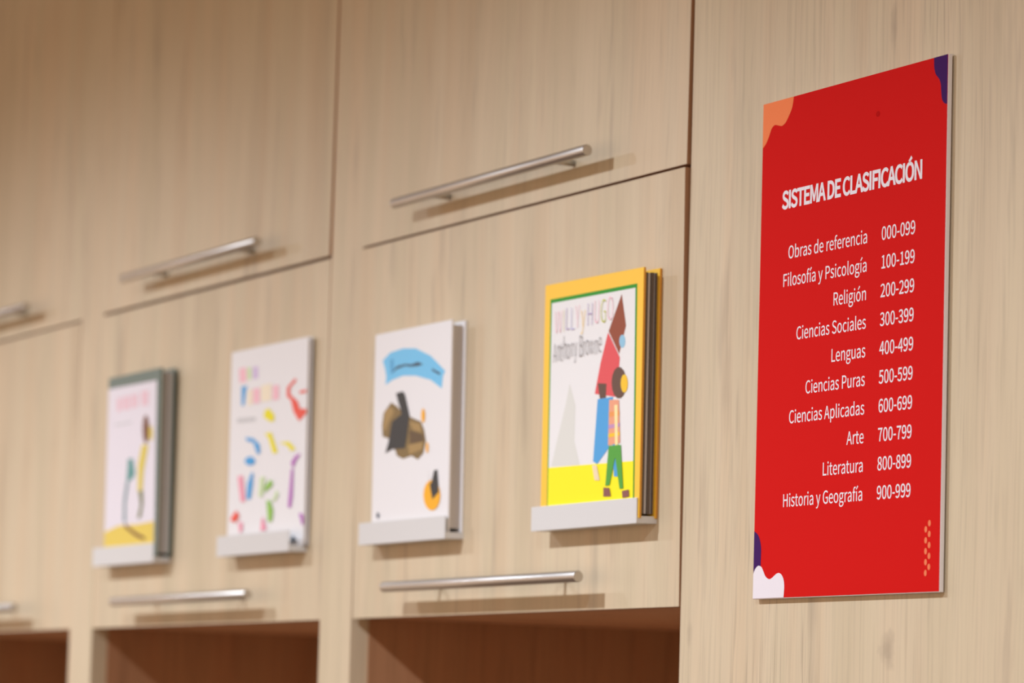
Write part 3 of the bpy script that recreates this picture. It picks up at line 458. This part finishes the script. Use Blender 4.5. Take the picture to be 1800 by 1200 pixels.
ART = {"A":[["green",[[11.2,208.5],[188.5,209.0],[191.1,4.3],[13.1,6.0]]],["white",[[14.6,204.8],[185.1,205.5],[188.6,4.4],[15.3,5.9]]],["yellow",[[14.9,51.6],[187.9,50.8],[188.6,4.4],[15.3,5.9]]],["shade",[[56.3,127.7],[69.2,106.6],[68.6,73.7],[80.8,51.4],[20.9,52.7],[31.1,73.9],[48.9,109.3]]],["brown",[[158.5,202.0],[168.3,172.8],[155.8,148.1],[133.8,170.3]]],["skyblue",[[167.7,158.6],[167.1,156.1],[165.5,154.1],[163.1,153.2],[160.4,153.4],[157.9,154.8],[156.2,157.0],[155.5,159.7],[156.0,162.3],[157.7,164.2],[160.1,165.1],[162.8,164.9],[165.3,163.5],[167.0,161.3]]],["red",[[132.8,169.2],[157.4,145.0],[153.2,109.6],[108.4,114.9],[119.0,142.5]]],["darkbrown",[[114.3,124.2],[131.9,122.8],[130.5,97.4],[122.8,98.0]]],["blue",[[114.7,109.7],[145.6,110.2],[139.1,64.4],[116.3,50.8],[108.0,53.7]]],["blue",[[144.2,84.9],[155.8,68.0],[158.1,38.0],[150.5,38.4]]],["darkbrown",[[171.7,121.0],[170.4,114.9],[166.4,110.3],[160.6,108.0],[154.0,108.5],[148.0,111.7],[143.8,117.0],[142.2,123.4],[143.5,129.5],[147.5,134.2],[153.3,136.4],[159.9,135.9],[165.9,132.6],[170.0,127.3]]],["gold",[[174.7,120.3],[174.1,116.8],[172.2,114.0],[169.4,112.7],[166.3,112.9],[163.4,114.7],[161.3,117.8],[160.5,121.4],[161.1,125.0],[163.0,127.7],[165.8,129.1],[169.0,128.8],[171.9,127.0],[173.9,123.9]]],["stripe",[[138.5,107.9],[157.9,106.9],[161.9,68.0],[138.0,66.8]]],["orange",[[138.3,96.8],[159.1,97.1],[159.7,93.0],[138.4,92.2]]],["lilac",[[138.1,85.3],[160.4,86.0],[160.5,82.6],[138.2,81.6]]],["gold",[[138.3,77.2],[161.1,77.9],[161.2,74.9],[138.4,73.7]]],["paleyel",[[149.3,102.5],[155.4,102.5],[158.0,63.2],[152.4,63.1]]],["grassgreen",[[139.6,66.3],[163.5,66.3],[170.0,27.0],[162.9,26.9],[153.1,55.5],[142.6,30.8],[134.4,30.6]]],["cream",[[107.0,50.3],[116.4,49.7],[122.9,35.9],[112.6,36.5]]],["shoe",[[130.8,29.2],[142.6,28.5],[145.9,20.8],[131.0,21.1]]],["shoe",[[168.0,24.8],[181.1,25.7],[182.2,19.5],[169.2,18.6]]]],"B":[["banner",[[20.0,181.0],[38.8,187.9],[71.1,189.7],[103.2,187.2],[140.5,176.9],[176.4,159.3],[171.5,154.8],[169.0,142.3],[141.7,152.7],[104.7,159.6],[72.6,161.9],[45.8,159.4],[28.5,155.6],[30.3,163.8],[25.9,172.9]]],["bannerdark",[[39.2,179.5],[47.3,181.8],[50.8,166.7],[41.6,165.6]]],["ink",[[44.3,167.2],[57.0,172.8],[77.4,173.4],[93.4,171.8],[109.2,173.2],[122.6,169.7],[109.5,168.9],[93.6,169.4],[77.5,171.3],[58.7,170.0]]],["ink",[[143.7,164.3],[164.7,158.1],[163.2,156.1],[145.4,161.6]]],["olive",[[44.3,136.7],[60.8,131.3],[74.6,123.9],[101.6,116.8],[120.3,112.5],[128.6,103.5],[133.3,92.5],[127.2,80.1],[114.4,74.8],[98.3,79.5],[77.1,77.4],[61.9,81.4],[54.9,90.4],[40.9,99.9],[24.3,103.0],[22.1,114.1],[25.7,127.0]]],["tan",[[28.4,129.0],[44.5,132.3],[53.0,126.3],[39.9,117.4],[29.6,107.1],[24.9,111.7]]],["tan",[[91.2,114.3],[117.8,110.5],[122.4,101.7],[102.2,105.0]]],["tan",[[89.7,90.7],[126.6,91.9],[124.3,84.5],[92.9,80.9]]],["brownmid",[[91.6,105.6],[126.2,99.3],[129.1,92.8],[95.0,91.5]]],["charcoal",[[56.3,145.0],[73.5,146.0],[79.0,142.6],[91.9,120.7],[85.7,97.4],[81.9,87.9],[49.6,88.6],[32.4,85.6],[39.5,95.6],[48.1,116.9],[72.0,123.0]]],["amber",[[130.5,117.8],[130.2,114.7],[129.0,112.3],[127.2,111.0],[125.1,111.1],[123.1,112.6],[121.6,115.2],[121.0,118.4],[121.3,121.6],[122.5,124.0],[124.3,125.3],[126.4,125.2],[128.4,123.6],[129.8,121.0]]],["amber",[[140.4,85.3],[140.3,83.0],[139.5,81.1],[138.3,80.1],[136.9,80.2],[135.6,81.3],[134.6,83.3],[134.2,85.7],[134.4,88.1],[135.1,90.0],[136.3,91.0],[137.7,90.9],[139.1,89.7],[140.0,87.8]]],["amber",[[171.8,36.7],[170.1,30.2],[164.6,25.1],[156.5,22.5],[147.3,22.9],[138.8,26.2],[132.8,31.8],[130.4,38.5],[132.1,45.0],[137.6,50.1],[145.8,52.7],[155.0,52.2],[163.4,48.9],[169.4,43.4]]],["charcoal",[[141.0,64.9],[145.9,49.5],[149.0,49.3],[155.6,62.1],[162.8,62.4],[168.0,40.0],[152.9,33.3],[146.0,47.3]]],["ink",[[20.6,22.6],[20.3,21.2],[19.4,20.2],[18.2,19.7],[16.7,19.7],[15.3,20.4],[14.4,21.5],[14.0,22.8],[14.2,24.1],[15.1,25.2],[16.4,25.7],[17.8,25.6],[19.2,25.0],[20.2,23.9]]]],"C":[["palepink",[[24.1,205.1],[45.9,205.0],[48.3,188.8],[26.5,188.9]]],["palegreen",[[49.2,204.0],[61.9,204.0],[63.5,190.6],[50.7,190.5]]],["palelilac",[[65.1,203.5],[82.8,203.6],[83.7,190.1],[66.6,190.3]]],["blue2",[[33.3,184.0],[50.5,184.0],[47.7,179.5],[42.5,162.3],[34.8,162.5]]],["cream2",[[52.9,178.0],[66.8,179.4],[68.0,161.8],[54.0,161.7]]],["palepink",[[69.3,179.2],[89.5,179.0],[90.6,162.2],[70.4,162.6]]],["cream2",[[93.1,181.0],[124.2,181.7],[124.2,162.8],[94.3,162.9]]],["palepink",[[128.1,178.6],[146.6,178.3],[147.6,162.4],[129.2,162.4]]],["greyline",[[22.9,148.7],[78.4,147.1],[78.7,142.9],[23.2,144.0]]],["red2",[[194.2,182.5],[197.4,179.3],[179.8,172.8],[180.3,165.5],[191.4,161.1],[201.8,157.2],[210.2,148.1],[228.0,146.9],[228.4,142.0],[208.0,134.6],[191.2,145.9],[182.5,159.4],[170.7,163.8],[170.1,173.5]]],["red2",[[207.1,167.5],[226.7,167.8],[226.9,164.6],[207.3,164.6]]],["yellow2",[[106.3,152.4],[118.6,154.4],[135.8,145.9],[135.0,139.1],[122.7,139.4],[103.6,145.6]]],["yellow2",[[108.0,126.8],[127.8,127.3],[148.4,103.9],[134.3,103.3],[119.5,121.6]]],["yellow2",[[152.0,114.7],[181.2,114.0],[201.0,104.5],[186.0,103.7],[176.6,109.7]]],["blue2",[[50.1,126.0],[73.7,123.7],[93.8,115.6],[95.7,105.6],[87.0,105.3],[74.7,119.0],[54.9,121.7]]],["blue2",[[81.8,98.0],[80.4,95.9],[76.1,94.4],[69.8,93.8],[62.8,94.2],[56.3,95.4],[51.8,97.4],[50.0,99.6],[51.5,101.6],[55.8,103.1],[62.1,103.7],[69.2,103.4],[75.6,102.1],[80.1,100.2]]],["blue2",[[71.9,85.9],[77.1,84.5],[75.5,70.7],[70.2,55.6],[58.1,57.0],[60.1,73.7]]],["pinkline",[[30.0,83.3],[44.7,83.7],[54.5,54.2],[41.1,54.0]]],["purple2",[[215.6,99.4],[201.8,91.6],[194.5,84.3],[187.5,90.5],[200.2,97.8]]],["purple2",[[189.1,84.1],[195.2,83.3],[194.7,53.9],[190.7,41.5],[182.2,42.7],[186.1,65.6]]],["purple2",[[214.4,35.1],[226.3,33.5],[231.1,23.3],[224.1,21.3]]],["green2",[[127.0,74.8],[136.4,72.9],[134.3,67.5],[112.4,61.6],[113.8,68.9]]],["palegreen",[[98.8,78.8],[112.4,79.3],[106.5,56.6],[95.2,58.2]]],["palegreen",[[146.2,62.9],[154.4,59.1],[147.6,51.9],[132.9,50.2],[142.4,55.7]]],["green2",[[119.2,53.1],[130.4,51.7],[139.7,41.5],[136.8,29.0],[125.1,29.0]]],["red2",[[30.2,45.1],[38.4,37.8],[26.0,31.7],[10.2,34.6],[17.6,40.5]]],["pinkline",[[36.2,31.6],[48.4,31.1],[48.5,21.1],[39.6,20.0]]],["pinkline",[[110.5,35.0],[121.4,20.4],[104.0,19.6],[106.3,32.0]]],["ink",[[206.0,7.1],[205.5,5.5],[204.0,4.3],[201.6,3.7],[198.9,3.8],[196.5,4.6],[194.7,5.9],[194.1,7.5],[194.5,9.0],[196.1,10.2],[198.5,10.8],[201.2,10.7],[203.6,10.0],[205.3,8.7]]]],"D":[["panel",[[-0.7,208.4],[170.5,207.6],[176.4,9.8],[-4.4,13.1]]],["palepink2",[[31.5,195.1],[51.1,195.3],[49.6,179.1],[32.9,178.5]]],["palepink2",[[54.5,195.5],[78.7,195.8],[78.8,178.9],[54.5,179.5]]],["palepink2",[[82.8,196.0],[106.1,195.8],[106.1,180.0],[84.2,180.0]]],["palepink2",[[116.9,197.9],[143.9,197.4],[144.0,179.9],[119.6,180.5]]],["greyline",[[25.7,164.1],[85.5,164.0],[85.7,162.1],[25.9,161.9]]],["floor",[[0.2,34.2],[50.2,40.6],[119.0,39.8],[173.8,41.4],[175.7,9.9],[-4.4,13.1]]],["teal",[[78.2,119.6],[94.7,119.2],[104.5,100.1],[92.7,93.7],[75.0,92.2]]],["slate",[[73.6,92.3],[83.3,91.8],[74.4,66.6],[76.5,40.9],[66.4,45.9],[65.9,69.3]]],["brown2",[[72.3,42.2],[113.0,30.3],[146.0,23.4],[144.9,20.0],[113.4,25.2],[72.7,37.5]]],["brown2",[[149.7,150.9],[149.2,143.5],[146.5,137.7],[142.1,134.7],[137.0,135.0],[132.1,138.5],[128.4,144.7],[126.7,152.2],[127.2,159.6],[129.9,165.4],[134.3,168.5],[139.4,168.2],[144.3,164.6],[147.9,158.4]]],["yellow3",[[162.1,145.6],[161.8,141.6],[160.2,138.5],[157.7,136.8],[154.7,137.0],[151.8,138.9],[149.7,142.3],[148.7,146.3],[149.1,150.3],[150.7,153.4],[153.2,155.1],[156.2,154.9],[159.0,152.9],[161.2,149.6]]],["yellow3",[[126.2,133.7],[148.5,133.0],[134.3,101.0],[132.0,78.5],[115.8,78.3],[114.5,111.2]]],["olive2",[[118.5,79.1],[133.3,79.1],[135.9,64.0],[129.2,47.7],[117.1,46.3],[126.6,62.1]]]]}


def book(x0, x1, h, th, cover_mat, board, label, key, page_mats, fan, roll=0.0, groove=0.004, edge=None):
    """a hardcover standing upright, spine to the left: two boards, spine, page block"""
    w = x1 - x0
    Z0 = 1.7375 + 0.0068
    t = thing('picture_book', label, 'book', on_door(x0, -0.0003, Z0), (TILT, -roll, 0), 'picture books on the ledges')
    cm = [cover_mat, edge or cover_mat]
    bm = bmesh.new(); box(bm, 0, w, -th, -th + board, 0, h)[3].material_index = 1; fc = obj('front_cover', bm, cm, t, 0.0005)
    bm = bmesh.new(); box(bm, 0, w, -board, 0, 0, h)[3].material_index = 1; obj('back_cover', bm, cm, t, 0.0005)
    bm = bmesh.new(); box(bm, -0.0014, 0.0006, -th + 0.0002, -0.0002, 0.0003, h - 0.0003); obj('spine', bm, cover_mat, t, 0.0008)
    bm = bmesh.new()
    a_, b_ = -th + board + 0.0001, -board - 0.0001
    span = b_ - a_
    n = len(fan)
    tot = sum(f[0] for f in fan)
    y = a_
    for k, (wt, kind, inset) in enumerate(fan):
        y1 = y + span * wt / tot
        if kind is not None:
            for f in box(bm, 0.0008, w - groove - inset, y, y1, 0.004, h - 0.004 - inset * 0.5): f.material_index = kind
        y = y1
    obj('pages', bm, page_mats, t)
    if key:
        names = sorted({c for c, _ in ART[key]})
        bm = bmesh.new()
        flat_polys(bm, [(names.index(c), [(min(max(x, 0.3), w * 1000 - 0.3) / 1000, max(z, 0.5) / 1000) for x, z in p]) for c, p in ART[key]], -th - 0.0001, 0.00004)
        obj('cover_picture', bm, [M_art[k] for k in names], fc)
    return t, fc


M_yellow = mat('yellow_orange_cover', srgb(255, 203, 62), 0.45, 0, 0.3)
M_whitecover = mat('white_cover', srgb(236, 235, 235), 0.45, 0, 0.3)
M_greencover = mat('dark_green_cover', srgb(102, 120, 112), 0.45)

bk, fc = book(-0.2458, -0.0455, 0.2228, 0.0186, M_yellow, 0.0026, 'yellow book with green-edged white picture panel, right slot beside the red sign panel', 'A',
              [M_darkpaper, M_paper], [(1.2, None, 0), (2, 0, 0.0), (0.5, None, 0), (1.6, 1, 0.001), (0.4, None, 0), (2.2, 0, 0.0), (0.3, None, 0), (1.4, 1, 0.002), (1.0, 0, 0.0)], roll=-0.010, edge=mat('shaded_orange_edge', (0.72, 0.30, 0.045), 0.5))  # cover edges coloured darker to carry the shade of grazing light
book(-0.649, -0.4592, 0.2092, 0.0166, M_whitecover, 0.0022, 'white book with sky-blue ribbon banner and brown-black blot on its cover', 'B',
     [M_paper, M_darkpaper], [(1, 0, 0.001), (1, 0, 0.0015), (1, 0, 0.001)])
book(-1.0868, -0.8585, 0.2252, 0.0056, M_whitecover, 0.0012, 'thin white book scattered with small coloured shapes and pastel letters', 'C',
     [M_paper, M_darkpaper], [(1, 0, 0.0)], groove=0.002)
book(-1.4655, -1.2815, 0.2218, 0.0190, M_greencover, 0.0026, 'dark green framed book with a pale picture panel, leftmost of the books', 'D',
     [M_paper, M_darkpaper], [(1, 0, 0.001), (0.5, 1, 0.002), (1, 0, 0.0)])

# title on the yellow book: hand-cut pastel capitals above a pencilled line
TX = [[22.6,175.8],[132.4,183.7],[21.9,197.4],[20.6,149.7],[121.3,153.9],[22.9,165.0]]
mm = lambda p: (p[0] / 1000, p[1] / 1000)
(ax, az), (bx, bz) = mm(TX[0]), mm(TX[1])
runs = []
word = 'WILLY y HUGO'
tint = ['rose', None, 'palegold', 'periwinkle', 'rose', None, 'hotgold', None, 'violet', 'rose', 'lime', 'rose']
tint = ['rose', 'palegold', 'violet', 'periwinkle', 'rose', None, 'hotgold', None, 'violet', 'rose', 'lime', 'rose']
tcols = ['rose', 'palegold', 'periwinkle', 'hotgold', 'violet', 'lime', 'pencil']
tk = (TX[2][1] - TX[0][1]) / 1000 / 0.2567
wid = [GLYPHS[c][0] / 1000 for c in word]
wid[5] = wid[7] = 0.035
sq = (bx - ax + 0.012) / (sum(wid) * tk)
px = ax
for c, wd, tn in zip(word, wid, tint):
    if tn:
        runs.append((c, px, az + (bz - az) * 0.55 * (px - ax) / (bx - ax) + random.uniform(-0.001, 0.001), tk, 0, tcols.index(tn), 'L', sq))
    px += wd * tk * sq
o = text_mesh('title_lettering', runs, [M_art[k] for k in tcols], fc, -0.0186 - 0.0012, -0.0006)
(ax, az), (bx, bz) = mm(TX[3]), mm(TX[4])
word = 'Anthony Browne'
tk = 0.019 / 0.2567 * 1.0
sq = (bx - ax) / (sum(GLYPHS[c][0] for c in word) / 1000 * tk)
runs = []; px = ax
for i, c in enumerate(word):
    runs.append((c, px, az + (bz - az) * 0.5 * i / 13 + random.uniform(-0.0012, 0.0012), tk * random.uniform(0.92, 1.08), 0, 0, 'L', sq))
    px += GLYPHS[c][0] / 1000 * tk * sq
text_mesh('author_lettering', runs, [M_art['pencil']], fc, -0.0186 - 0.0012, -0.0003)

# ------------------------------------------------------------------ the red sign
S = {"orange":[[1.0,418.5],[52.4,418.5],[51.1,414.0],[48.8,409.1],[44.2,404.0],[39.1,399.4],[33.9,397.5],[30.7,397.7],[23.2,399.4],[19.0,399.4],[14.8,396.8],[10.8,391.0],[5.7,385.3],[1.1,382.2]],"purple_t":[[297.0,419.1],[275.9,419.0],[276.1,413.8],[276.8,410.3],[279.1,406.0],[283.9,401.9],[286.4,397.7],[287.3,391.7],[288.6,385.6],[291.3,382.2],[294.6,380.7],[296.6,380.5]],"purple_b":[[-1.6,57.0],[2.0,56.5],[6.0,54.5],[9.3,51.3],[11.3,47.5],[12.8,42.2],[12.8,35.4],[12.6,29.3],[13.3,24.8],[-0.5,19.8]],"white":[[-1.0,19.1],[0.5,21.7],[3.4,25.4],[7.2,27.6],[10.3,27.9],[14.3,26.6],[17.5,23.2],[20.8,19.3],[24.8,17.0],[28.7,16.3],[32.5,17.2],[37.0,19.3],[40.8,20.7],[44.3,21.0],[47.7,20.0],[50.8,17.5],[52.8,14.1],[53.6,9.6],[53.3,5.1],[52.8,0.7],[-0.9,0.7]],"dots":[[281.0,53.7],[281.0,45.3],[281.1,36.7],[281.2,28.3],[281.2,19.8],[275.8,49.1],[275.9,40.5],[276.0,32.1],[276.2,23.6],[276.2,15.2]],"spot":[[191.2,386.5]]}
SW, SH, ST, GAP = 0.297, 0.420, 0.0038, 0.0018
sign = thing('classification_sign', 'red book classification sign with white text on the right oak panel', 'sign', (0.1406, 0, 1.6672))
bm = bmesh.new(); box(bm, 0, SW, -ST - GAP + 0.0002, -GAP, 0, SH); obj('board', bm, M_white, sign, 0.0003)
bm = bmesh.new()
for x0, x1 in ((0.012, 0.030), (SW - 0.030, SW - 0.012), (SW / 2 - 0.01, SW / 2 + 0.01)):
    box(bm, x0, x1, -GAP, 0.0, 0.015, SH - 0.015)
obj('mounting_tape', bm, mat('grey_foam_tape', (0.25, 0.22, 0.2), 0.8), sign)
YF = -ST - GAP
bm = bmesh.new(); box(bm, 0.0002, SW - 0.0006, YF - 0.0001, YF + 0.0002, 0.0006, SH - 0.0002); obj('printed_face', bm, M_red, sign)
ys = YF - 0.0002


def shape(name, pts, m, keep, dy=0.0):
    pts = [(min(max(x, 0.2), 296.4) / 1000, min(max(z, 0.6), 419.8) / 1000) for x, z in pts]
    bm = bmesh.new()
    flat_polys(bm, [(0, smooth_closed(pts, keep))], ys - dy, 0)
    o = obj(name, bm, m, sign)
    return o


P = S['orange']; P[0] = [0, 420]; P[1][1] = 420; P[-1][0] = 0
shape('orange_corner_shape', P, M_sorange, (0, 1, len(P) - 1))
P = S['purple_t']; P[0] = [297, 420]; P[1][1] = 420; P[-1][0] = 297
shape('purple_corner_shape', P, M_spurple, (0, 1, len(P) - 1))
P = S['purple_b']; P[0][0] = 0; P[-1] = [0, 15]; P[-2] = [13, 18]
shape('purple_edge_shape', P, M_spurple, (0, len(P) - 1, len(P) - 2))
P = S['white']; P[0][0] = 0; P[-1] = [0, 0]; P[-2][1] = 0
shape('white_corner_shape', P, M_letter, (0, len(P) - 1, len(P) - 2), 0.00005)
bm = bmesh.new()
for cx, cz in S['dots']:
    flat_polys(bm, [(0, [((cx + 2.0 * math.cos(a_ * math.pi / 10)) / 1000, (cz + 2.5 * math.sin(a_ * math.pi / 10)) / 1000) for a_ in range(20)])], ys, 0)
obj('dot_pattern', bm, M_sdot, sign)
bm = bmesh.new()
cx, cz = S['spot'][0]
flat_polys(bm, [(0, [((cx + 3.2 * math.cos(a_ * math.pi / 10)) / 1000, (cz + 2.4 * math.sin(a_ * math.pi / 10)) / 1000) for a_ in range(20)])], ys, 0)
obj('dark_spot', bm, M_spot, sign)

ROWS = [('Obras de referencia', '000-099'), ('Filosofía y Psicología', '100-199'), ('Religión', '200-299'), ('Ciencias Sociales', '300-399'),
        ('Lenguas', '400-499'), ('Ciencias Puras', '500-599'), ('Ciencias Aplicadas', '600-699'), ('Arte', '700-799'), ('Literatura', '800-899'),
        ('Historia y Geografía', '900-999')]
K = 0.0409
title = 'SISTEMA DE CLASIFICACIÓN'
tk = 0.0555
nat = sum(GLYPHS[c][0] for c in title) * tk / 1000
TWID = 0.2262
text_mesh('title_lettering', [(title, 0.0360, 0.3263, tk, (TWID - nat) / (len(title) - 1), 0, 'L', 1.0)], [M_letter], sign, ys, 0.00066)
runs = []; nums = []
for i, (a_, b_) in enumerate(ROWS):
    z = 0.2832 - i * 0.02307
    runs.append((a_, 0.1787, z, K, 0.0, 0, 'R', 1.0))
    nums.append((b_, 0.2000 , z, K, 0.0, 0, 'L', 1.0))
text_mesh('category_lettering', runs, [M_letter], sign, ys, 0.00008)
text_mesh('number_lettering', nums, [M_letter], sign, ys, 0.00014)
